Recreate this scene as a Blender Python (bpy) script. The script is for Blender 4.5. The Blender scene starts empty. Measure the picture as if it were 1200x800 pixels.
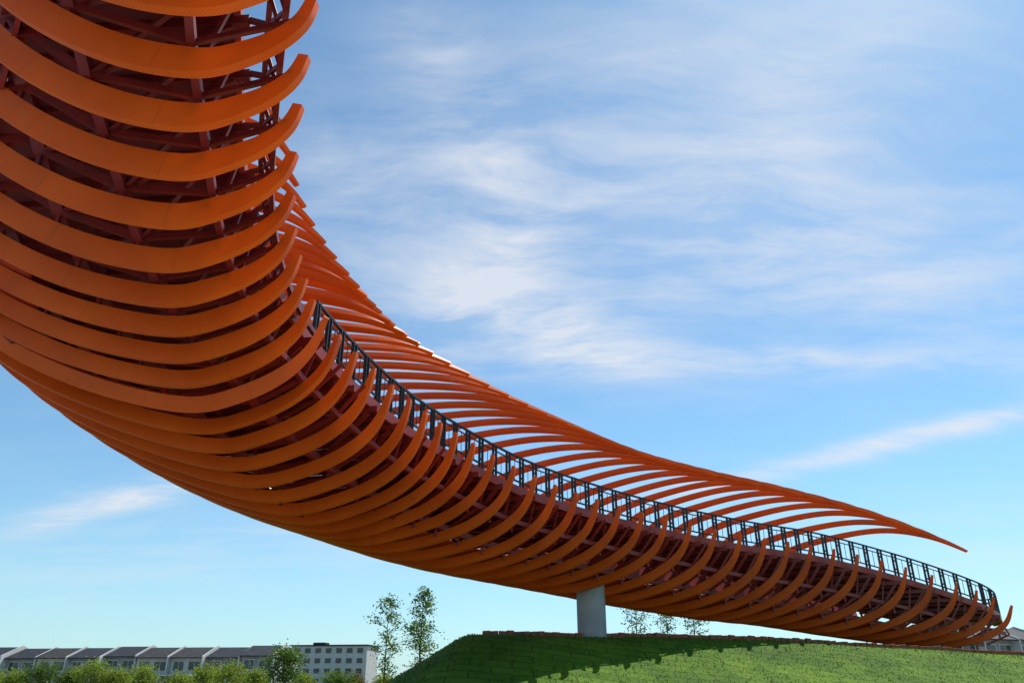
import bpy, math, random
import numpy as np
from mathutils import Vector, Matrix
random.seed(7); np.random.seed(7)
scene = bpy.context.scene
col = scene.collection
PI = math.pi

# ------------------------------------------------------------------ helpers
class MB:
    def __init__(s): s.v=[]; s.f=[]; s.uv=[]
    def add(s, vs, fs):
        n=len(s.v); s.v += [tuple(v) for v in vs]; s.f += [tuple(i+n for i in f) for f in fs]
    def box(s, c, d, rz=0):
        c=Vector(c); R=Matrix.Rotation(rz,3,'Z'); vs=[]
        for z in(-.5,.5):
            for x,y in((-.5,-.5),(.5,-.5),(.5,.5),(-.5,.5)):
                vs.append(c+R@Vector((x*d[0],y*d[1],z*d[2])))
        s.add(vs,[(3,2,1,0),(4,5,6,7),(0,1,5,4),(1,2,6,5),(2,3,7,6),(3,0,4,7)])
    def beam(s, p, q, w, h, up=(0,0,1)):
        p=Vector(p); q=Vector(q); t=(q-p)
        if t.length<1e-6: return
        t.normalize(); up=Vector(up)
        a=t.cross(up)
        if a.length<1e-3: a=t.cross(Vector((1,0,0)))
        a.normalize(); b=a.cross(t).normalized()
        vs=[]
        for e in(p,q):
            for i,j in((-1,-1),(1,-1),(1,1),(-1,1)):
                vs.append(e+a*(i*w/2)+b*(j*h/2))
        s.add(vs,[(3,2,1,0),(4,5,6,7),(0,1,5,4),(1,2,6,5),(2,3,7,6),(3,0,4,7)])
    def sweep(s, pts, w, h):
        pts=[Vector(p) for p in pts]; n=len(pts); vs=[]; fs=[]
        for i,p in enumerate(pts):
            t=(pts[min(i+1,n-1)]-pts[max(i-1,0)]).normalized()
            a=t.cross(Vector((0,0,1))).normalized(); b=a.cross(t)
            for x,y in((-1,-1),(1,-1),(1,1),(-1,1)): vs.append(p+a*(x*w/2)+b*(y*h/2))
        for i in range(n-1):
            for k in range(4):
                a0=i*4+k; a1=i*4+(k+1)%4
                fs.append((a0,a1,a1+4,a0+4))
        fs.append((3,2,1,0)); m=(n-1)*4; fs.append((m,m+1,m+2,m+3))
        s.add(vs,fs)
    def tube(s, pts, rad, k=8):
        pts=[Vector(p) for p in pts]; n=len(pts); vs=[]; fs=[]
        for i,p in enumerate(pts):
            t=(pts[min(i+1,n-1)]-pts[max(i-1,0)]).normalized()
            a=t.cross(Vector((0.13,0.99,0.02))).normalized(); b=t.cross(a)
            r=rad[i] if hasattr(rad,'__len__') else rad
            for j in range(k):
                th=2*PI*j/k; vs.append(p+a*(r*math.cos(th))+b*(r*math.sin(th)))
        for i in range(n-1):
            for j in range(k):
                fs.append((i*k+j,i*k+(j+1)%k,(i+1)*k+(j+1)%k,(i+1)*k+j))
        fs.append(tuple(reversed(range(k)))); fs.append(tuple(range((n-1)*k,n*k)))
        s.add(vs,fs)
    def build(s, name, mat, parent=None, smooth=False):
        me=bpy.data.meshes.new(name); me.from_pydata(s.v,[],s.f); me.update()
        if smooth:
            me.polygons.foreach_set('use_smooth',[True]*len(me.polygons))
        me.materials.append(mat)
        o=bpy.data.objects.new(name,me); col.objects.link(o)
        if parent: o.parent=parent
        return o
def tag(o,label=None,cat=None,group=None,kind=None):
    if label: o['label']=label
    if cat: o['category']=cat
    if group: o['group']=group
    if kind: o['kind']=kind
    return o
def empty(name,loc=(0,0,0),rz=0):
    o=bpy.data.objects.new(name,None); col.objects.link(o); o.location=loc; o.rotation_euler=(0,0,rz); return o
def dup(o,parent=None):
    c=o.copy(); col.objects.link(c)
    if parent: c.parent=parent
    for ch in list(o.children): dup(ch,c)
    return c

# ------------------------------------------------------------------ materials
def newmat(name):
    m=bpy.data.materials.new(name); m.use_nodes=True
    nt=m.node_tree; b=nt.nodes['Principled BSDF']; return m,nt,b
def N(nt,t,**k):
    n=nt.nodes.new(t)
    for a,v in k.items(): setattr(n,a,v)
    return n
def mat_noise(name,c1,c2,scale=3,rough=.6,metal=0,bump=0,bscale=40,coord='Object',detail=4,spec=None):
    m,nt,b=newmat(name)
    tc=N(nt,'ShaderNodeTexCoord'); ns=N(nt,'ShaderNodeTexNoise'); ns.inputs['Scale'].default_value=scale; ns.inputs['Detail'].default_value=detail
    r=N(nt,'ShaderNodeValToRGB'); r.color_ramp.elements[0].position=.35; r.color_ramp.elements[1].position=.65
    r.color_ramp.elements[0].color=(*c1,1); r.color_ramp.elements[1].color=(*c2,1)
    nt.links.new(tc.outputs[coord],ns.inputs['Vector']); nt.links.new(ns.outputs['Fac'],r.inputs['Fac']); nt.links.new(r.outputs['Color'],b.inputs['Base Color'])
    b.inputs['Roughness'].default_value=rough; b.inputs['Metallic'].default_value=metal
    if spec is not None: b.inputs['Specular IOR Level'].default_value=spec
    if bump:
        n2=N(nt,'ShaderNodeTexNoise'); n2.inputs['Scale'].default_value=bscale; n2.inputs['Detail'].default_value=4
        bp=N(nt,'ShaderNodeBump'); bp.inputs['Strength'].default_value=bump
        nt.links.new(tc.outputs[coord],n2.inputs['Vector']); nt.links.new(n2.outputs['Fac'],bp.inputs['Height']); nt.links.new(bp.outputs['Normal'],b.inputs['Normal'])
    return m
def mth(nt,op,a,b=None,c=None,clamp=False):
    n=N(nt,'ShaderNodeMath',operation=op); n.use_clamp=clamp
    for i,x in enumerate((a,b,c)):
        if x is None: continue
        if isinstance(x,(int,float)): n.inputs[i].default_value=x
        else: nt.links.new(x,n.inputs[i])
    return n.outputs[0]

def rib_material():
    m,nt,b=newmat('orange_perforated_cladding')
    uv=N(nt,'ShaderNodeUVMap'); uv.uv_map='UVMap'
    sep=N(nt,'ShaderNodeSeparateXYZ'); nt.links.new(uv.outputs['UV'],sep.inputs[0])
    u,v=sep.outputs[0],sep.outputs[1]
    k=2*PI/.05
    su=mth(nt,'SINE',mth(nt,'MULTIPLY',u,k)); sv=mth(nt,'SINE',mth(nt,'MULTIPLY',v,k))
    dots=mth(nt,'MULTIPLY',su,sv)
    dm=mth(nt,'MULTIPLY',mth(nt,'SUBTRACT',dots,.25),3,clamp=True)
    fr=mth(nt,'FRACT',mth(nt,'DIVIDE',u,2.4))
    jn=mth(nt,'LESS_THAN',fr,.006)
    tc=N(nt,'ShaderNodeTexCoord')
    ns=N(nt,'ShaderNodeTexNoise'); ns.inputs['Scale'].default_value=.7; ns.inputs['Detail'].default_value=4
    nt.links.new(tc.outputs['Object'],ns.inputs['Vector'])
    r=N(nt,'ShaderNodeValToRGB'); r.color_ramp.elements[0].position=.3; r.color_ramp.elements[1].position=.7
    r.color_ramp.elements[0].color=(.72,.12,.010,1); r.color_ramp.elements[1].color=(.92,.18,.013,1)
    nt.links.new(ns.outputs['Fac'],r.inputs['Fac'])
    mx=N(nt,'ShaderNodeMix',data_type='RGBA'); nt.links.new(r.outputs['Color'],mx.inputs[6]); mx.inputs[7].default_value=(.24,.04,.005,1)
    f=mth(nt,'ADD',mth(nt,'MULTIPLY',dm,.42),mth(nt,'MULTIPLY',jn,.4),clamp=True)
    nt.links.new(f,mx.inputs[0]); nt.links.new(mx.outputs[2],b.inputs['Base Color'])
    rr=mth(nt,'MULTIPLY_ADD',ns.outputs['Fac'],.3,.30); nt.links.new(rr,b.inputs['Roughness'])
    b.inputs['Specular IOR Level'].default_value=.3
    tr=N(nt,'ShaderNodeBsdfTranslucent'); tr.inputs['Color'].default_value=(.98,.32,.025,1)
    ms=N(nt,'ShaderNodeMixShader'); ms.inputs[0].default_value=.33
    nt.links.new(b.outputs[0],ms.inputs[1]); nt.links.new(tr.outputs[0],ms.inputs[2]); nt.links.new(ms.outputs[0],nt.nodes['Material Output'].inputs[0])
    return m
M={}
M['rib']=rib_material()
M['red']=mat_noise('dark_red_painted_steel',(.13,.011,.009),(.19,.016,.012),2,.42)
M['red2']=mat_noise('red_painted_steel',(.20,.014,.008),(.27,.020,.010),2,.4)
M['edge']=mat_noise('deep_red_edge_steel',(.30,.024,.010),(.38,.034,.012),2,.4)
M['liner']=mat_noise('dark_red_underside_panel',(.30,.026,.008),(.38,.036,.010),1.2,.35)
M['maroon']=mat_noise('dark_red_deck_plate',(.12,.010,.008),(.17,.014,.010),2,.55)
M['black']=mat_noise('black_painted_rail_steel',(.010,.011,.013),(.018,.019,.022),5,.5)
M['concrete']=mat_noise('grey_concrete',(.31,.31,.32),(.38,.38,.385),2.0,.8,0,.1,30)
M['bounce_pave']=mat_noise('pale_bounce_paving',(.42,.40,.37),(.52,.50,.46),.8,.8)
M['brick']=mat_noise('terracotta_brick',(.26,.07,.03),(.42,.12,.06),3,.85,0,.3,30)
M['roof']=mat_noise('dark_roof_tiles',(.018,.020,.026),(.04,.042,.05),1.5,.75,spec=.3)
M['roof2']=mat_noise('brown_grey_roof_tiles',(.028,.026,.025),(.055,.05,.046),1.5,.75,spec=.3)
M['wall']=mat_noise('pale_render_wall',(.26,.26,.255),(.34,.33,.32),.6,.85)
M['wallw']=mat_noise('white_render_wall',(.50,.50,.48),(.58,.57,.54),.6,.85)
M['glass']=mat_noise('dark_window_glass',(.03,.035,.045),(.06,.07,.08),.4,.15)
M['bark']=mat_noise('tree_bark',(.10,.075,.05),(.17,.13,.09),6,.9,0,.4,20)
M['mast']=mat_noise('grey_mast_paint',(.4,.4,.42),(.5,.5,.52),3,.5)
def leafmat(name,c1,c2,sc=1.3):
    m=mat_noise(name,c1,c2,sc,.75,coord='Object',detail=3,spec=.2)
    nt=m.node_tree; b=nt.nodes['Principled BSDF']
    tr=N(nt,'ShaderNodeBsdfTranslucent'); tr.inputs['Color'].default_value=(c2[0]*1.5,c2[1]*1.5,c2[2],1)
    ms=N(nt,'ShaderNodeMixShader'); ms.inputs[0].default_value=.35
    nt.links.new(b.outputs[0],ms.inputs[1]); nt.links.new(tr.outputs[0],ms.inputs[2]); nt.links.new(ms.outputs[0],nt.nodes['Material Output'].inputs[0])
    return m
M['leafA']=leafmat('mid_green_leaves',(.05,.10,.018),(.11,.18,.035))
M['leafB']=leafmat('yellow_green_leaves',(.10,.17,.025),(.24,.30,.045))
M['leafC']=leafmat('dark_green_leaves',(.035,.07,.02),(.08,.13,.03))
M['leafR']=leafmat('reddish_leaves',(.11,.06,.03),(.15,.12,.04))
def grass_mat(name,blade):
    m,nt,b=newmat(name)
    tc=N(nt,'ShaderNodeTexCoord')
    n1=N(nt,'ShaderNodeTexNoise'); n1.inputs['Scale'].default_value=.55; n1.inputs['Detail'].default_value=6; n1.inputs['Roughness'].default_value=.65
    nt.links.new(tc.outputs['Object'],n1.inputs['Vector'])
    r=N(nt,'ShaderNodeValToRGB'); e=r.color_ramp.elements
    e[0].position=.3; e[0].color=(.052,.12,.008,1); e[1].position=.7; e[1].color=(.155,.26,.016,1)
    x=e.new(.5); x.color=(.095,.185,.011,1)
    nt.links.new(n1.outputs['Fac'],r.inputs['Fac'])
    br=N(nt,'ShaderNodeTexBrick'); br.inputs['Scale'].default_value=1.0; br.inputs['Mortar Size'].default_value=.04; br.inputs['Mortar Smooth'].default_value=.6
    br.inputs['Brick Width'].default_value=1.3; br.inputs['Row Height'].default_value=.5
    br.inputs['Color1'].default_value=(1,1,1,1); br.inputs['Color2'].default_value=(.78,.84,.78,1); br.inputs['Mortar'].default_value=(.45,.42,.38,1)
    nt.links.new(tc.outputs['Object'],br.inputs['Vector'])
    mx=N(nt,'ShaderNodeMix',data_type='RGBA',blend_type='MULTIPLY'); mx.inputs[0].default_value=.85
    nt.links.new(r.outputs['Color'],mx.inputs[6]); nt.links.new(br.outputs['Color'],mx.inputs[7])
    nt.links.new(mx.outputs[2],b.inputs['Base Color']); b.inputs['Roughness'].default_value=.85; b.inputs['Specular IOR Level'].default_value=.15
    if not blade:
        n2=N(nt,'ShaderNodeTexNoise'); n2.inputs['Scale'].default_value=14; n2.inputs['Detail'].default_value=4
        nt.links.new(tc.outputs['Object'],n2.inputs['Vector'])
        bp=N(nt,'ShaderNodeBump'); bp.inputs['Strength'].default_value=.5; bp.inputs['Distance'].default_value=.06
        nt.links.new(n2.outputs['Fac'],bp.inputs['Height']); nt.links.new(bp.outputs['Normal'],b.inputs['Normal'])
    else:
        tr=N(nt,'ShaderNodeBsdfTranslucent'); nt.links.new(mx.outputs[2],tr.inputs['Color'])
        ms=N(nt,'ShaderNodeMixShader'); ms.inputs[0].default_value=.4
        nt.links.new(b.outputs[0],ms.inputs[1]); nt.links.new(tr.outputs[0],ms.inputs[2]); nt.links.new(ms.outputs[0],nt.nodes['Material Output'].inputs[0])
    return m
M['turf']=grass_mat('mound_turf',False)
M['blade']=grass_mat('grass_blades',True)
M['ground']=mat_noise('flat_ground_grass',(.09,.11,.04),(.19,.17,.09),.05,.9)

# ------------------------------------------------------------------ ground + mound
BR=.31
def brim(x): return 28.7+BR*(x+1.5)
def mound_d(x,y):
    df=brim(x)-y
    dl=((-1.3-.03*(y-28.5))-x)*1.65
    dr=x-50
    db=y-68
    return np.sqrt(np.maximum(df,0)**2+np.maximum(dl,0)**2+np.maximum(dr,0)**2+np.maximum(db,0)**2)
def mound_h(x,y):
    x=np.asarray(x,float); y=np.asarray(y,float)
    d=mound_d(x,y); top=3.15-.034*np.clip(x-9,0,22)
    h=np.where(d<1.2, top*(1-(1.2/8.5)*.5*(np.clip(d,0,1.2)/1.2)**2), top*(1-(d-.6)/8.5) )
    h=np.where(d>7.0, np.maximum(0,(top*(1-(7-.6)/8.5))*(1-(d-7)/3.4)**2*np.where(d<10.4,1,0)), h)
    h=h+0.05*np.sin(x*.9+y*.5)*np.clip(h,0,1)*np.clip(1-np.abs(d-3)/4,0,1)
    return h
gm=MB(); S=3000
gm.add([(-S,-S,-.02),(S,-S,-.02),(S,S,-.02),(-S,S,-.02)],[(0,1,2,3)])
tag(gm.build('ground',M['ground']),kind='structure',label='flat grassy ground reaching the horizon',cat='ground')
pm=MB(); pm.add([(-45,-35,-.012),(45,-35,-.012),(45,15,-.012),(-45,15,-.012)],[(0,1,2,3)])  # out-of-view pale sheet, added to bounce fill light onto the bridge underside
tag(pm.build('bounce_paving',M['bounce_pave']),kind='structure',label='unseen pale paving added in front of the mound to bounce light',cat='bounce_paving')
xs=np.arange(-14,63,.4); ys=np.arange(14,80,.4)
X,Y=np.meshgrid(xs,ys); Z=mound_h(X,Y)
vs=np.stack([X.ravel(),Y.ravel(),Z.ravel()],1).tolist()
nx=len(xs); fs=[(j*nx+i,j*nx+i+1,(j+1)*nx+i+1,(j+1)*nx+i) for j in range(len(ys)-1) for i in range(nx-1)]
mm=MB(); mm.v=vs; mm.f=fs
tag(mm.build('grass_mound',M['turf'],smooth=True),kind='structure',label='raised mound covered in laid green turf under the bridge',cat='mound')
nb=70000
bx=np.random.uniform(-10,42,nb*2); by=np.random.uniform(19,46,nb*2)
d=mound_d(bx,by); keep=(d<9)&((d>0)|(np.random.rand(nb*2)<.2)); bx=bx[keep][:nb]; by=by[keep][:nb]; nb=len(bx)
bz=mound_h(bx,by); hh=np.random.uniform(.02,.055,nb); an=np.random.uniform(0,PI,nb); w=np.random.uniform(.012,.03,nb)
lx=np.random.normal(0,.02,nb); ly=np.random.normal(0,.02,nb)
V=np.empty((nb*3,3)); V[0::3]=np.stack([bx-w*np.cos(an),by-w*np.sin(an),bz-.01],1); V[1::3]=np.stack([bx+w*np.cos(an),by+w*np.sin(an),bz-.01],1); V[2::3]=np.stack([bx+lx,by+ly,bz+hh],1)
me=bpy.data.meshes.new('grass'); me.from_pydata(V.tolist(),[],np.arange(nb*3).reshape(-1,3).tolist()); me.materials.append(M['blade'])
go=bpy.data.objects.new('grass',me); col.objects.link(go)
tag(go,'short green turf blades growing over the mound','grass',kind='stuff')

# ------------------------------------------------------------------ bridge definition
# idx,(X,Y,Z of near rib tip), normal angle, D, aL, aF,bF, W,bW, E(top), ne(deck edge offset), db (deck lift)
K=[
 (-4,(-0.9,3.8,9.98),176,.9,1.4, 2.7,-.5, 5.2,1.9, 4.6,1.2,1.3),
 (-1,(-2.30,6.6,9.93),176,.92,1.45,2.8,-.5, 5.6,2.0, 4.6,1.1,1.2),
 (0,(-2.65,7.5,9.85),176,.95,1.5, 2.9,-.5, 5.8,2.1, 4.6,1.1,1.2),
 (2,(-3.27,9.3,9.67),176,1.05,1.8, 3.4,-.55, 6.6,2.1, 4.5,1.0,1.05),
 (4,(-3.88,11.3,9.44),176,1.25,2.2, 4.1,-.7, 7.6,1.95, 4.0,.9,.8),
 (6,(-4.22,13.2,9.31),176,1.5,2.5, 4.8,-.9, 8.7,1.75, 3.4,.8,.5),
 (8,(-4.28,15.0,9.12),175,1.8,2.9, 5.5,-1.1,9.8,1.7, 2.85,.6,.2),
 (10,(-3.93,16.9,8.84),173,2.15,3.3, 6.2,-1.25,10.6,1.65, 2.8,.5,.03),
 (13,(-2.74,20.0,8.37),168,2.5,3.6, 6.7,-1.5,11.0,1.5, 2.95,.5,.0),
 (16,(-1.35,22.7,8.08),164,2.6,3.7, 6.8,-1.65,10.4,.95, 3.3,.5,.03),
 (19,(.85,25.2,7.54),160,2.5,3.6, 6.6,-1.65,9.4,.4, 3.5,.5,.06),
 (22,(3.44,27.7,7.26),157,2.4,3.5, 6.2,-1.65,8.3,.1, 3.45,.5,.08),
 (25,(6.58,30.0,7.0),155,2.4,3.4, 6.0,-1.7,7.7,.1, 3.2,.5,.08),
 (28,(10.2,32.2,6.8),155,2.55,3.3, 6.0,-1.85,7.7,.1, 3.1,.5,.06),
 (31,(13.9,34.2,6.67),155,2.7,3.2, 6.0,-2.0,7.7,.1, 3.0,.5,.04),
 (34,(18.0,36.2,6.14),155,2.65,3.1, 5.9,-2.0,7.6,.1, 3.05,.5,.02),
 (36,(21.2,37.7,5.56),155,2.45,2.95, 5.6,-1.95,7.3,.1, 3.0,.5,0),
 (38,(24.2,39.3,4.93),155,2.05,2.7,5.2,-1.7,6.7,-.1, 2.9,.5,0),
 (40,(27.0,40.8,4.35),155,1.6,2.4,4.8,-1.4,6.2,-.1, 2.8,.5,0)]
kx=np.array([k[0] for k in K],float)
kv=np.array([[*k[1],k[2],*k[3:]] for k in K],float)
tg=np.zeros_like(kv)
for i in range(len(kx)):
    a=max(i-1,0); b=min(i+1,len(kx)-1); tg[i]=(kv[b]-kv[a])/(kx[b]-kx[a])
def st(t):
    i=int(np.clip(np.searchsorted(kx,t)-1,0,len(kx)-2)); h=kx[i+1]-kx[i]; u=(t-kx[i])/h
    h00=2*u**3-3*u**2+1; h10=u**3-2*u**2+u; h01=-2*u**3+3*u**2; h11=u**3-u**2
    return h00*kv[i]+h10*h*tg[i]+h01*kv[i+1]+h11*h*tg[i+1]
UP=Vector((0,0,1))
def frame(t):
    s=st(t); T=Vector(s[:3]); a=math.radians(s[3]); n=Vector((math.cos(a),math.sin(a),0)); return s,T,n
def sec(t,a,b):
    s,T,n=frame(t); return T+n*a+UP*b
def lower(s):
    D,aL,aF,bF,W,bW=s[4:10]
    return [(0,0),(.075*aL,-.375*D),(.29*aL,-.707*D),(.625*aL,-.927*D),(aL,-D),(aF,bF),(aF+(W-aF)*.62,bF+(bW+.5-bF)*.42),(W,bW+.5)]
def bkf(t): return -1.4*float(np.clip((t-9)/8,0,1))
BB=[0,.12,.38,.68,.88,1,.95,.6]
def profile(t,part='full'):
    s=st(t); D,aL,aF,bF,W,bW,E=s[4:11]
    sw=float(np.interp(t,[3,8,20,30],[.7,2.2,2.0,1.5]))   # forward sweep of the canopy, in stations
    bk=bkf(t)                                             # backward sweep of the underside
    ae=float(np.interp(t,[7,13],[.65,1.2])); ar=float(np.interp(t,[14,26],[.05,.20]))
    P=[(a,b,bk*q) for (a,b),q in zip(lower(s),BB)]
    if part!='low':
        Es=lambda q: st(min(t+q,40))[10]
        P+=[(W-.35,bW+.5+(E-bW-.5)*.55,.2*bk),(W*.76,E-.45,0),(W*.45,Es(.35*sw)+ar,.35*sw),(ae+.6,Es(.85*sw)+ar*.6,.85*sw),(ae,Es(1.45*sw)-ar,1.45*sw)]
    if part=='top': return P[6:]
    up=float(np.interp(t,[8,13,36,38],[.0,.30,.25,.1]))   # tips rise to the foot of the railing
    if up>0: P=[(-.01,up,.05)]+[(P[0][0],P[0][1]-.02,P[0][2])]+P[1:]
    return P
def cr(P,n):
    P=[Vector(p) for p in P]; Q=[P[0]*2-P[1]]+P+[P[-1]*2-P[-2]]; out=[]
    for i in range(1,len(Q)-2):
        for j in range(n):
            u=j/n; a,b,c,d=Q[i-1],Q[i],Q[i+1],Q[i+2]
            out.append(.5*((2*b)+(c-a)*u+(2*a-5*b+4*c-d)*u*u+(3*b-a-3*c+d)*u**3))
    out.append(P[-1]); return out

bridge=empty('footbridge',(0,0,0))
tag(bridge,'long curving orange ribbed footbridge with black railing, resting on a grey column above the mound','footbridge')

def rib_path(t,part,raw=False):
    p_=profile(t,part)
    if raw and len(p_)==9: p_=p_[1:]
    pr=cr(p_,9); m=len(pr)
    P3=[sec(max(min(t+p.z,40),-4),p.x,p.y) for p in pr]
    for _ in range(14):
        P3=[P3[0]]+[(P3[i-1]+P3[i]*2+P3[i+1])/4 for i in range(1,m-1)]+[P3[-1]]
    return P3
def build_rib(t,part,name='rib'):
    P3=rib_path(t,part); m=len(P3); s0,T0,n0=frame(t)
    thick=.13
    scale=1.0-.26*float(np.clip((t-4)/8,0,1))
    L=[0]
    for i in range(1,m): L.append(L[-1]+(P3[i]-P3[i-1]).length)
    nor0=n0.cross(UP).normalized()
    vs=[];fs=[];uvs=[]
    prev=nor0
    for i,p in enumerate(P3):
        tt=(P3[min(i+1,m-1)]-P3[max(i-1,0)]).normalized()
        nor=(prev-tt*prev.dot(tt)).normalized(); prev=nor
        rad=tt.cross(nor).normalized()
        q=L[i]/L[-1]
        e=min(1,L[i]/2.4); e2=min(1,(L[-1]-L[i])/2.6)
        dp=.15+.27*math.sin(e*PI/2)**1.1
        dp*=scale
        if part!='low':
            lim=.07+.17*math.sin(e2*PI/2)
            far=L[-1]-L[i]; k_=float(np.clip((far-5.5)/4,0,1)) if part=='full' else 0
            dp=min(dp,lim*(1-k_)+dp*k_)
        for si,sj in((-1,-1),(1,-1),(1,1),(-1,1)):
            vs.append(p+rad*(sj*dp/2)+nor*(si*thick/2))
    me=bpy.data.meshes.new(name)
    for i in range(m-1):
        for k in range(4):
            a0=i*4+k; a1=i*4+(k+1)%4
            fs.append((a0,a1,a1+4,a0+4))
            vv=[(0,.13),(0,.44),(.13,0),(.44,0)][k]
            uvs+=[(L[i],vv[0]),(L[i],vv[1]),(L[i+1],vv[1]),(L[i+1],vv[0])]
    fs.append((3,2,1,0)); uvs+=[(.3,0),(.3,.1),(.4,.1),(.4,0)]
    b=(m-1)*4; fs.append((b,b+1,b+2,b+3)); uvs+=[(.3,0),(.3,.1),(.4,.1),(.4,0)]
    me.from_pydata([tuple(v) for v in vs],[],fs)
    ul=me.uv_layers.new(name='UVMap')
    ul.data.foreach_set('uv',[c for q in uvs for c in q])
    me.polygons.foreach_set('use_smooth',[True]*len(me.polygons))
    me.materials.append(M['rib']); me.update()
    me.set_sharp_from_angle(angle=math.radians(40))
    o=bpy.data.objects.new(name,me); col.objects.link(o); o.parent=bridge
    return o
rt=[float(q) for q in range(-3,6)]
t=5.95
while t<38.0: rt.append(t); t+=float(np.interp(t,[5,9,18,26,34,36,38],[.95,.82,.88,.97,.95,.75,.6]))
rt[-1]=38.0
for t in rt: build_rib(t,'full' if 4.5<=t<=36.3 else 'low')
for t in np.arange(4.6,12,.9): build_rib(float(t),'top','canopy_fin')

# closed underside panels just inside the ribs
lt=np.linspace(5.5,38.3,150); NL=34
def liner_ring(t):
    P3=rib_path(t,'low',True); c=sec(t+bkf(t)*.8,st(t)[8]*.5,.6)
    a0=float(np.interp(t,[6,12,17],[48,44,24])); out=[]
    for q in np.linspace(a0,len(P3)-1.001,NL):
        i=int(q); p=P3[i].lerp(P3[i+1],q-i); out.append(p+(c-p).normalized()*.24)
    return out
rings=[liner_ring(float(t)) for t in lt]; k=NL
m=MB(); m.add([v for r in rings for v in r],[(i*k+j,i*k+j+1,(i+1)*k+j+1,(i+1)*k+j) for i in range(len(rings)-1) for j in range(k-1)])
o=m.build('underside_panel',M['liner'],bridge,smooth=True); sd=o.modifiers.new('s','SOLIDIFY'); sd.thickness=.03

# deck
TE=39.3
ts=np.concatenate([np.linspace(-4,37,150),np.linspace(37.1,TE,24)])
def wd0(t): return min(st(t)[8]-1.7,7.2)
def ne0(t): return st(t)[11]
def db(t): return st(t)[12]
def endc(t):
    u=float(np.clip((t-37)/(TE+.05-37),0,.9995)); return 1-math.sqrt(1-u*u)
def ne(t):
    a=ne0(t); b=wd0(t); return a+(b-a)*.42*endc(t)
def wd(t):
    a=ne0(t); b=wd0(t); return b-(b-a)*.5*endc(t)
def strip(pf,name,mat,rng=None):
    tt=ts if rng is None else np.linspace(rng[0],rng[1],90)
    m=MB(); rings=[[sec(t,a,b) for a,b in pf(t)] for t in tt]; k=len(rings[0])
    vs=[v for r in rings for v in r]; fs=[]
    for i in range(len(rings)-1):
        for j in range(k): fs.append((i*k+j,i*k+(j+1)%k,(i+1)*k+(j+1)%k,(i+1)*k+j))
    fs.append(tuple(reversed(range(k)))); b=(len(rings)-1)*k; fs.append(tuple(range(b,b+k)))
    m.add(vs,fs); return m.build(name,mat,bridge)
strip(lambda t:[(ne(t)+.12,-.30+db(t)),(ne(t)+.12,-.12+db(t)),(wd(t),-.12+db(t)),(wd(t),-.30+db(t))],'deck',M['maroon'])
strip(lambda t:[(ne(t),-.34+db(t)),(ne(t),-.06+db(t)),(ne(t)+.1,-.06+db(t)),(ne(t)+.1,-.34+db(t))],'edge_beam',M['edge'])
strip(lambda t:[(wd(t)+.02,-.48+db(t)),(wd(t)+.02,-.06+db(t)),(wd(t)+.12,-.06+db(t)),(wd(t)+.12,-.48+db(t))],'edge_beam',M['red2'])
def box_sec(a,b,w,h): return [(a-w/2,b-h/2),(a-w/2,b+h/2),(a+w/2,b+h/2),(a+w/2,b-h/2)]
def under(t,a):
    P=lower(st(t)); return float(np.interp(a,[p[0] for p in P],[p[1] for p in P]))
def dr_(t): return float(np.interp(t,[-4,0,4,9],[2.2,1.6,.8,0]))
def g1(t): a=.75+.5*dr_(t); return a,under(t,a)+.34
def g2(t): a=1.8+dr_(t); return a,under(t,a)+.36
def g3(t): a=3.4+dr_(t); return a,under(t,a)+.50
def g4(t): a=min(5.1+dr_(t),wd0(t)+.3); return a,under(t,a)+.55
GTE=38.3
for gf,w,h in((g1,.12,.14),(g2,.16,.2),(g3,.22,.22),(g4,.2,.2)):
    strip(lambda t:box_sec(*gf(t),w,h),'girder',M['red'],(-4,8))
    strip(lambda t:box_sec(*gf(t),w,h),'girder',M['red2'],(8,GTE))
def h1(t): return .34, -.12
def h2(t): return .62, .38+.25*db(t)
for gf in(h1,h2): strip(lambda t:box_sec(*gf(t),.09,.12),'side_chord',M['red'],(-4,9.0))
tl=list(np.arange(-3,39.0,.5))
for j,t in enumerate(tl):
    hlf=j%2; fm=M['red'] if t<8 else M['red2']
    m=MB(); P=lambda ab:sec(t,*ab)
    n_=ne(t); w_=wd(t); d_=db(t)
    if not hlf:
        m.beam(P((n_-.15,-.38+d_)),P((w_+.45,-.40+d_)),.12,.16)
        m.beam(P((.10,-.30)),P(g1(t)),.06,.08)
        m.beam(P((n_+.1,-.46+d_)),P(g2(t)),.09,.12)
        m.beam(P(g1(t)),P(g2(t)),.08,.1)
        m.beam(P(g2(t)),P(g3(t)),.1,.14)
        m.beam(P(g3(t)),P(g4(t)),.1,.14)
        m.beam(P(g4(t)),P((w_,-.4+d_)),.1,.1)
        m.beam(P(g3(t)),P((w_*.5+.5,-.4+d_)),.08,.1)
        if t<8.6:
            m.beam(P(h1(t)),P(h2(t)),.06,.08); m.beam(P(h2(t)),P((n_,-.3+d_)),.06,.08)
            m.beam(P(h1(t)),sec(t+1,*h2(t+1)),.05,.07)
            Q=lambda ab:sec(t+1,*ab)
            m.beam(P((ne(t)+.1,-.42+d_)),Q(g2(t+1)),.07,.09)
            m.beam(P(g2(t)),Q(g3(t+1)),.07,.09)
            m.beam(P((wd(t),-.4+d_)),Q(g4(t+1)),.06,.08)
        m.build('cross_frame',fm,bridge)
    else:
        m.beam(P((n_+.05,-.42+d_)),P(g1(t)),.05,.07)
        m.beam(P(g1(t)),P(g2(t)),.07,.09)
        m.beam(P((n_+.1,-.36+d_)),P((w_,-.36+d_)),.09,.10)
        if t<8.6: m.beam(P(h1(t)),P(h2(t)),.05,.06)
        m.build('joist',fm,bridge)
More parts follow.
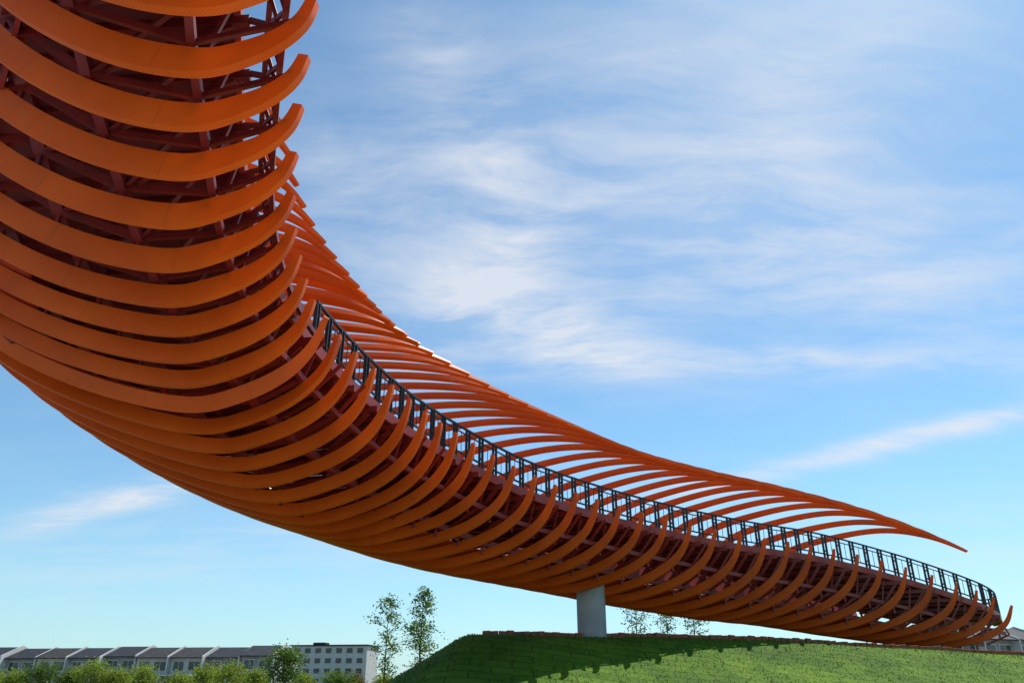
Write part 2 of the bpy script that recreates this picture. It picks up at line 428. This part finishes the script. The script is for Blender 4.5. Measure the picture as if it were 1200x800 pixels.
for t in rt:
    m=MB(); pp=[]
    for g in(g1,g2,g3,g4):
        a,b=g(t); pp.append((a,b)); m.beam(sec(t,a,b),sec(t,a,under(t,a)-.02),.07,.07)
    for u,v in zip(pp[:-1],pp[1:]): m.beam(sec(t,*u),sec(t,*v),.06,.06)
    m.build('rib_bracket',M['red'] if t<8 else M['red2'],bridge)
# railings
def railing(af,t0,t1,lab):
    r=MB()
    tt=np.concatenate([np.linspace(t0,36.9,110),np.linspace(37,t1,28)])
    for b,w,h in ((.94,.07,.055),(.77,.035,.035),(.10,.05,.05)):
        r.sweep([sec(t,af(t),b+db(t)) for t in tt],w,h)
    ro=r.build('railing',M['black'],bridge); ro['label']=lab
    t=t0; dt=.56
    while t<t1-.1:
        m=MB()
        for q,w in ((0,.06),(.22,.06)):
            u=min(t+q*dt,t1); m.beam(sec(u,af(u),-.1+db(u)),sec(u,af(u),.93+db(u)),w,.08,up=(1,0,0))
        for b in(.25,.62): m.beam(sec(t,af(t),b+db(t)),sec(min(t+.22*dt,t1),af(min(t+.22*dt,t1)),b+db(t)),.035,.06)
        u=min(t+.6*dt,t1); m.beam(sec(u,af(u),.11+db(u)),sec(u,af(u),.77+db(u)),.02,.02,up=(1,0,0))
        m.build('rail_post',M['black'],ro)
        t+=dt
        if t>38: dt=.28
    return ro
railing(lambda t:ne(t)+.05,9.4,TE,'black steel railing along the near edge of the deck')
railing(lambda t:wd(t)+.05,10,TE,'black steel railing along the far edge of the deck')
m=MB()
for b in(.94,.77,.10): m.beam(sec(TE,ne(TE)+.05,b),sec(TE,wd(TE)+.05,b),.06,.05)
for q in(0,.5,1): 
    a=ne(TE)+.05+(wd(TE)-ne(TE))*q; m.beam(sec(TE,a,.05),sec(TE,a,.95),.06,.06,up=(1,0,0))
m.build('end_rail',M['black'],bridge)
px,py=2.98,30.5
def lathe(m,prof,x,y,k=40):
    vs=[];fs=[]
    for r,z in prof:
        for j in range(k): vs.append((x+r*math.cos(2*PI*j/k),y+r*math.sin(2*PI*j/k),z))
    for i in range(len(prof)-1):
        for j in range(k): fs.append((i*k+j,i*k+(j+1)%k,(i+1)*k+(j+1)%k,(i+1)*k+j))
    fs.append(tuple(reversed(range(k)))); fs.append(tuple(range((len(prof)-1)*k,len(prof)*k)))
    m.add(vs,fs)
m=MB(); lathe(m,[(.54,2.6),(.54,5.15)],px,py,56)
o=m.build('support_column',M['concrete'],bridge,smooth=True); o.data.set_sharp_from_angle(angle=math.radians(40))
m=MB(); e=sec(37.4,3.2,-1.2); m.box((e.x,e.y,3.35),(2.0,1.6,1.5),math.radians(25)); m.build('abutment',M['concrete'],bridge)

# ------------------------------------------------------------------ bricks along the brim
bm_=MB(); bm_.box((0,0,.08),(.27,.12,.17)); 
x=-.9; first=None; cnt=0
while x<31 and cnt<112:
    y=brim(x)+.2
    z=float(mound_h(x,y))-.01
    if first is None:
        b0=bm_.build('edging_brick',M['brick']); first=b0; o=b0
        bv=b0.modifiers.new('b','BEVEL'); bv.width=.012; bv.segments=1
    else:
        o=first.copy(); col.objects.link(o)
    o.location=(x,y+random.uniform(-.04,.04),z+random.uniform(-.02,.03)); o.rotation_euler=(random.uniform(-.1,.1),random.uniform(-.08,.08),math.atan(BR)+random.uniform(-.25,.25))
    tag(o,'small terracotta brick in the loose edging row along the brim of the grass mound','brick','terracotta bricks along the brim of the mound')
    x+=.278; cnt+=1

# ------------------------------------------------------------------ trees
def leaf_cloud(m,centers,nper,rad,size,flat=.8):
    for c in centers:
        c=Vector(c)
        for _ in range(nper):
            d=Vector((random.gauss(0,1),random.gauss(0,1),random.gauss(0,flat)))*rad*.5
            p=c+d; a=Vector((random.uniform(-1,1),random.uniform(-1,1),random.uniform(-.6,.6))).normalized()
            b=a.cross(Vector((random.uniform(-1,1),random.uniform(-1,1),random.uniform(-1,1)))).normalized()
            s=size*random.uniform(.6,1.3)
            m.add([p-a*s,p-b*s*.45,p+a*s,p+b*s*.45],[(0,1,2,3)])
def tree(name,loc,h,crown,levels,leaf,nper,size,label,cat,group,rad=.35,trunk_r=.05,first=.3,lean=0):
    root=empty(name,loc); tag(root,label,cat,group)
    tm=MB(); pts=[Vector((lean*(i/8)**2*h+random.uniform(-.02,.02)*h*.3,random.uniform(-.02,.02)*h*.3,h*i/8)) for i in range(9)]
    pts[0]=Vector((0,0,-.1))
    tm.tube(pts,[trunk_r*(1-.85*i/8) for i in range(9)],7)
    cs=[]
    for L in range(levels):
        q=first+(1-first)*(L+.5)/levels
        i=min(7,int(q*8)); base=pts[i].lerp(pts[i+1],q*8-i)
        az=L*2.4+random.uniform(-.5,.5); prof=math.sin(PI*min(1,(q-first)/(1-first)*.85+.12))**.7
        R=crown*prof*random.uniform(.6,1.15)
        tip=base+Vector((math.cos(az)*R,math.sin(az)*R,R*random.uniform(.5,.9)))
        mid=base.lerp(tip,.5)+Vector((0,0,-.05*R))
        tm.tube([base,mid,tip],[trunk_r*.35,trunk_r*.22,trunk_r*.1],5)
        cs+= [tip,base.lerp(tip,.62)+Vector((random.uniform(-.1,.1),random.uniform(-.1,.1),.05))*crown]
        if random.random()<.6: cs.append(tip+Vector((random.uniform(-1,1),random.uniform(-1,1),random.uniform(-.3,.7)))*R*.35)
    cs.append(pts[8])
    tm.build('trunk',M['bark'],root)
    cm=MB(); leaf_cloud(cm,cs,nper,rad,size); cm.build('crown',M[leaf],root)
    return root
def gz(x,y): return float(mound_h(x,y))
G1='slender young trees beside the left end of the mound'
tree('young_tree',(-6.7,44,gz(-6.7,44)),5.75-gz(-6.7,44),.72,15,'leafA',36,.08,'slender young tree farthest left of the three beside the mound','tree',G1,rad=.38,first=.25)
tree('young_tree',(-4.7,42,gz(-4.7,42)),5.95-gz(-4.7,42),.52,15,'leafA',34,.08,'slender young tree with the highest top, close beside the left slope of the mound','tree',G1,rad=.34,first=.3,lean=.03)
tree('young_tree',(-5.2,47,gz(-5.2,47)),3.4,.8,11,'leafC',36,.08,'shorter bushy young tree between and behind the two tall slender ones','tree',G1,rad=.5,first=.15)
G2='small trees on the mound behind the bridge'
tree('young_tree',(7.3,48,3.1),2.75,.75,11,'leafC',24,.08,'small tree just right of the grey column, behind the bridge','tree',G2,rad=.4,first=.3)
tree('young_tree',(9.1,48,3.1),2.15,.55,9,'leafC',20,.08,'lowest of the three small trees behind the bridge, in the middle','tree',G2,rad=.38,first=.35)
tree('young_tree',(10.9,49,3.05),2.5,.75,10,'leafC',24,.08,'rightmost small spreading tree behind the bridge','tree',G2,rad=.4,first=.35)
ords=['first','second','third','fourth','fifth','sixth','seventh','eighth','ninth','tenth','eleventh','twelfth','thirteenth','fourteenth','fifteenth','sixteenth']
nbush=16
for i in range(nbush):
    pxx=-10+ i*31+random.uniform(-9,9); Yb=random.uniform(78,104)
    Xb=(pxx-600)/900*Yb/1.085
    tall=i==11
    hb=random.uniform(1.6,2.9) if not tall else 4.0
    if i in(12,13,14): hb=random.uniform(1.6,2.1)
    lf=random.choice(['leafB','leafB','leafA']) if i!=14 else 'leafR'
    if tall: lf='leafA'
    colr={'leafB':'yellow green','leafA':'mid green','leafR':'reddish'}[lf]
    tree('garden_tree',(Xb,Yb,0),hb,hb*(.5 if not tall else .38),13,lf,60 if not tall else 100,.14,f'{colr} bushy tree, {ords[i]} from the left before the terrace houses','tree','low bushy trees in front of the houses',rad=.9,trunk_r=.09,first=.12)

# ------------------------------------------------------------------ houses
def make_house(roofm,wallm):
    root=empty('terrace_house')
    w=7.0; dpt=10
    m=MB(); m.box((0,dpt/2,3.1),(w-.25,dpt,6.2)); m.build('wall',M[wallm],root)
    m=MB()
    y0,y1,yr=-1.1,dpt+.8,dpt*.42; z0,zr=5.95,7.9; t=.18
    xa,xb=-w/2+.13,w/2-.13
    m.add([(xa,y0,z0),(xb,y0,z0),(xb,yr,zr),(xa,yr,zr),(xa,y0,z0+t),(xb,y0,z0+t),(xb,yr,zr+t),(xa,yr,zr+t)],[(3,2,1,0),(4,5,6,7),(0,1,5,4),(1,2,6,5),(2,3,7,6),(3,0,4,7)])
    m.add([(xa,yr+.003,zr),(xb,yr+.003,zr),(xb,y1,z0),(xa,y1,z0),(xa,yr+.003,zr+t),(xb,yr+.003,zr+t),(xb,y1,z0+t),(xa,y1,z0+t)],[(3,2,1,0),(4,5,6,7),(0,1,5,4),(1,2,6,5),(2,3,7,6),(3,0,4,7)])
    m.build('roof',M[roofm],root)
    m=MB(); xa,xb=w/2-.125,w/2+.125
    P=[(y0-.1,0),(y0-.1,6.3),(yr,8.4),(y1-.3,6.4),(y1-.3,0)]
    vs=[(xa,a,b) for a,b in P]+[(xb,a,b) for a,b in P]
    m.add(vs,[(0,1,2,3,4),(9,8,7,6,5)]+[(i,5+i,5+(i+1)%5,(i+1)%5) for i in range(5)])
    m.build('party_wall',M['wallw'],root)
    for cx,ww in((-1.7,2.0),(1.5,2.4)):
        m=MB(); m.box((cx,-.04,4.6),(ww+.3,.1,1.9)); f=m.build('window',M['wallw'],root)
        m=MB(); m.box((cx-ww/4-.02,-.1,4.6),(ww/2-.08,.05,1.55)); m.box((cx+ww/4+.02,-.1,4.6),(ww/2-.08,.05,1.55)); m.build('pane',M['glass'],f)
    m=MB(); m.box((0,-2.4,2.95),(w-.5,4.6,.22)); m.build('porch_roof',M['wallw'],root)
    for sx in(-1,1):
        m=MB(); m.box((sx*3.0,-4.4,1.42),(.25,.25,2.84)); m.build('porch_post',M['wallw'],root)
    m=MB(); m.box((-.6,-.05,1.2),(3.6,.12,2.3)); m.build('sliding_door',M['glass'],root)
    return root
h0=make_house('roof','wall'); hb_=make_house('roof2','wallw')
hords=['leftmost','second','third','fourth','fifth','sixth','seventh','eighth','ninth','last']
nh=9; used=set()
for i in range(nh):
    src=hb_ if i in(2,5,6) else h0
    o=src if src.name not in used else dup(src)
    used.add(src.name)
    o.location=(-104+i*7.0,165-i*1.0+(.8 if i%3==1 else 0),0 if i%4 else .25); o.rotation_euler=(0,0,math.radians(-8.1))
    kd='brown grey roofed' if src is hb_ else 'dark roofed'
    lab='leftmost dark roofed terrace house in the left row' if i==0 else (f'{kd} terrace house, {hords[i]} from the left in the left row' if i<nh-1 else 'rightmost dark roofed terrace house of the left row, nearest the pale block')
    tag(o,lab,'house','terrace houses in the left row')
ro=['leftmost','second from left','third from left','rightmost']
for i in range(4):
    o=dup(h0); o.location=(62+i*7.2,114+i*3.6,1.2); o.rotation_euler=(0,0,math.radians(26))
    tag(o,f'dark roofed house beyond the far end of the bridge, {ro[i]} of four','house','houses beyond the far end of the bridge')
ap=empty('apartment_block',(-58,262,0),math.radians(-8)); tag(ap,'pale flat roofed apartment block behind the right end of the terrace row','building')
m=MB(); m.box((0,6,6.2),(25,12,12.4)); m.build('wall',M['wallw'],ap)
m=MB(); m.box((0,6,12.6),(26,13,.35)); m.box((-5,6,13.2),(4,4,.9)); m.build('roof',M['roof'],ap)
for fl in range(4):
    for j in range(7):
        m=MB(); m.box((-10.4+j*3.45,-.06,2.2+fl*2.95),(1.8,.15,1.4)); m.build('window',M['glass'],ap)
ma=empty('mast',(91,136,0)); tag(ma,'thin grey mast with small platforms rising over the roofs at the right','mast')
m=MB(); lathe(m,[(.3,0),(.18,12.3)],0,0,12); m.build('pole',M['mast'],ma)
for z in(10.2,11.4):
    m=MB(); lathe(m,[(.7,z),(.7,z+.35)],0,0,16); m.build('platform',M['mast'],ma)

# ------------------------------------------------------------------ light + world
Sd=Vector((.35,.43,.83)).normalized()
sl=bpy.data.lights.new('sun','SUN'); sl.energy=5.0; sl.angle=math.radians(.5); sl.color=(1,.95,.87)
so=bpy.data.objects.new('sun',sl); col.objects.link(so); so.rotation_euler=Sd.to_track_quat('Z','Y').to_euler()
w=bpy.data.worlds.new('World'); scene.world=w; w.use_nodes=True; nt=w.node_tree
bg=nt.nodes['Background']
sky=N(nt,'ShaderNodeTexSky',sky_type='NISHITA'); sky.sun_disc=False
sky.sun_elevation=math.asin(Sd.z); sky.sun_rotation=math.atan2(Sd.x,Sd.y); sky.air_density=1.0; sky.dust_density=.3; sky.ozone_density=2.5
tc=N(nt,'ShaderNodeTexCoord')
nrm=N(nt,'ShaderNodeVectorMath',operation='NORMALIZE'); nt.links.new(tc.outputs['Generated'],nrm.inputs[0]); dv=nrm.outputs[0]
sp=N(nt,'ShaderNodeSeparateXYZ'); nt.links.new(dv,sp.inputs[0])
den=mth(nt,'ADD',mth(nt,'MAXIMUM',sp.outputs[2],0),.16)
cmb=N(nt,'ShaderNodeCombineXYZ'); nt.links.new(mth(nt,'DIVIDE',sp.outputs[0],den),cmb.inputs[0]); nt.links.new(mth(nt,'DIVIDE',sp.outputs[1],den),cmb.inputs[1])
wn=N(nt,'ShaderNodeTexNoise'); wn.inputs['Scale'].default_value=1.5; wn.inputs['Detail'].default_value=3; nt.links.new(cmb.outputs[0],wn.inputs['Vector'])
wv=N(nt,'ShaderNodeVectorMath',operation='MULTIPLY_ADD'); nt.links.new(wn.outputs['Color'],wv.inputs[0]); wv.inputs[1].default_value=(.38,.38,0); nt.links.new(cmb.outputs[0],wv.inputs[2])
mp=N(nt,'ShaderNodeMapping'); mp.inputs['Rotation'].default_value=(0,0,math.radians(-26)); mp.inputs['Scale'].default_value=(.85,2.3,1); nt.links.new(wv.outputs[0],mp.inputs['Vector'])
cn=N(nt,'ShaderNodeTexNoise'); cn.inputs['Scale'].default_value=2.4; cn.inputs['Detail'].default_value=11; cn.inputs['Roughness'].default_value=.63; nt.links.new(mp.outputs[0],cn.inputs['Vector'])
fine=cn.outputs['Fac']
tp=math.atan(400/900); F=Vector((0,math.cos(tp),math.sin(tp))); U=Vector((0,-math.sin(tp),math.cos(tp))); R=Vector((1,0,0))
def dirpx(x,y): return (F+R*((x-600)/900)+U*((400-y)/900)).normalized()
blobs=[(640,385,-16,140,38,.80,.14),(560,330,50,130,50,.36,.05),(760,250,10,340,130,.34,.12),(560,160,-60,200,60,.34,.05),(980,310,-8,250,70,.40,.10),(870,424,0,330,16,.5,.12),
 (1085,508,15,250,11,.85,.26),(140,585,16,90,14,.85,.14),(720,80,20,320,110,.22,.08),(330,640,5,300,40,.25,.05),(980,90,45,180,80,.24,.04),(1150,650,0,200,50,.15,.08),(430,230,-50,110,60,.24,.05)]
tot=None; soft=None
for x,y,ang,ww,hh_,amp,sf in blobs:
    c=dirpx(x,y); a=math.radians(ang)
    t1=(R-c*R.dot(c)).normalized(); t2=t1.cross(c)*-1
    if t2.z<0: t2=-t2
    A=(t1*math.cos(a)+t2*math.sin(a))*(900/ww); B=(-t1*math.sin(a)+t2*math.cos(a))*(900/hh_)
    def dt(v,k):
        n=N(nt,'ShaderNodeVectorMath',operation='DOT_PRODUCT'); nt.links.new(dv,n.inputs[0]); n.inputs[1].default_value=v; return mth(nt,'SUBTRACT',n.outputs['Value'],k)
    u=dt(A,A.dot(c)); v=dt(B,B.dot(c))
    q=mth(nt,'MULTIPLY_ADD',u,u,mth(nt,'MULTIPLY',v,v))
    g=mth(nt,'POWER',math.e,mth(nt,'MULTIPLY',q,-1))
    ga=mth(nt,'MULTIPLY',g,amp); tot=ga if tot is None else mth(nt,'ADD',tot,ga)
    if sf:
        gs=mth(nt,'MULTIPLY',g,sf); soft=gs if soft is None else mth(nt,'ADD',soft,gs)
front=mth(nt,'GREATER_THAN',sp.outputs[1],0)
tot=mth(nt,'MULTIPLY_ADD',tot,front,.05)
nn=mth(nt,'MULTIPLY',mth(nt,'SUBTRACT',fine,.39),3.8,clamp=True)
mask=mth(nt,'MULTIPLY',tot,mth(nt,'ADD',nn,.07))
mask=mth(nt,'MINIMUM',mth(nt,'MULTIPLY_ADD',soft,front,mask),.85)
hz=mth(nt,'MULTIPLY',mth(nt,'POWER',math.e,mth(nt,'MULTIPLY',mth(nt,'MAXIMUM',sp.outputs[2],0),-7)),.55)
tint=N(nt,'ShaderNodeMix',data_type='RGBA',blend_type='MULTIPLY'); tint.inputs[0].default_value=1; nt.links.new(sky.outputs[0],tint.inputs[6]); tint.inputs[7].default_value=(.68,.97,1.02,1)
hm=N(nt,'ShaderNodeMix',data_type='RGBA'); nt.links.new(hz,hm.inputs[0]); nt.links.new(tint.outputs[2],hm.inputs[6]); hm.inputs[7].default_value=(3.4,4.9,6.0,1)
mx=N(nt,'ShaderNodeMix',data_type='RGBA'); nt.links.new(mask,mx.inputs[0])
nt.links.new(hm.outputs[2],mx.inputs[6]); mx.inputs[7].default_value=(5.4,5.65,6.1,1)
nt.links.new(mx.outputs[2],bg.inputs['Color']); bg.inputs['Strength'].default_value=.146

# ------------------------------------------------------------------ camera
cd=bpy.data.cameras.new('camera'); cd.sensor_width=36; cd.lens=27; cd.clip_end=6000; cd.clip_start=.1
co=bpy.data.objects.new('camera',cd); col.objects.link(co); co.location=(0,0,1.6); co.rotation_euler=(PI/2+tp,0,0)
scene.camera=co
scene.view_settings.view_transform='Standard'; scene.view_settings.look='None'; scene.view_settings.exposure=0
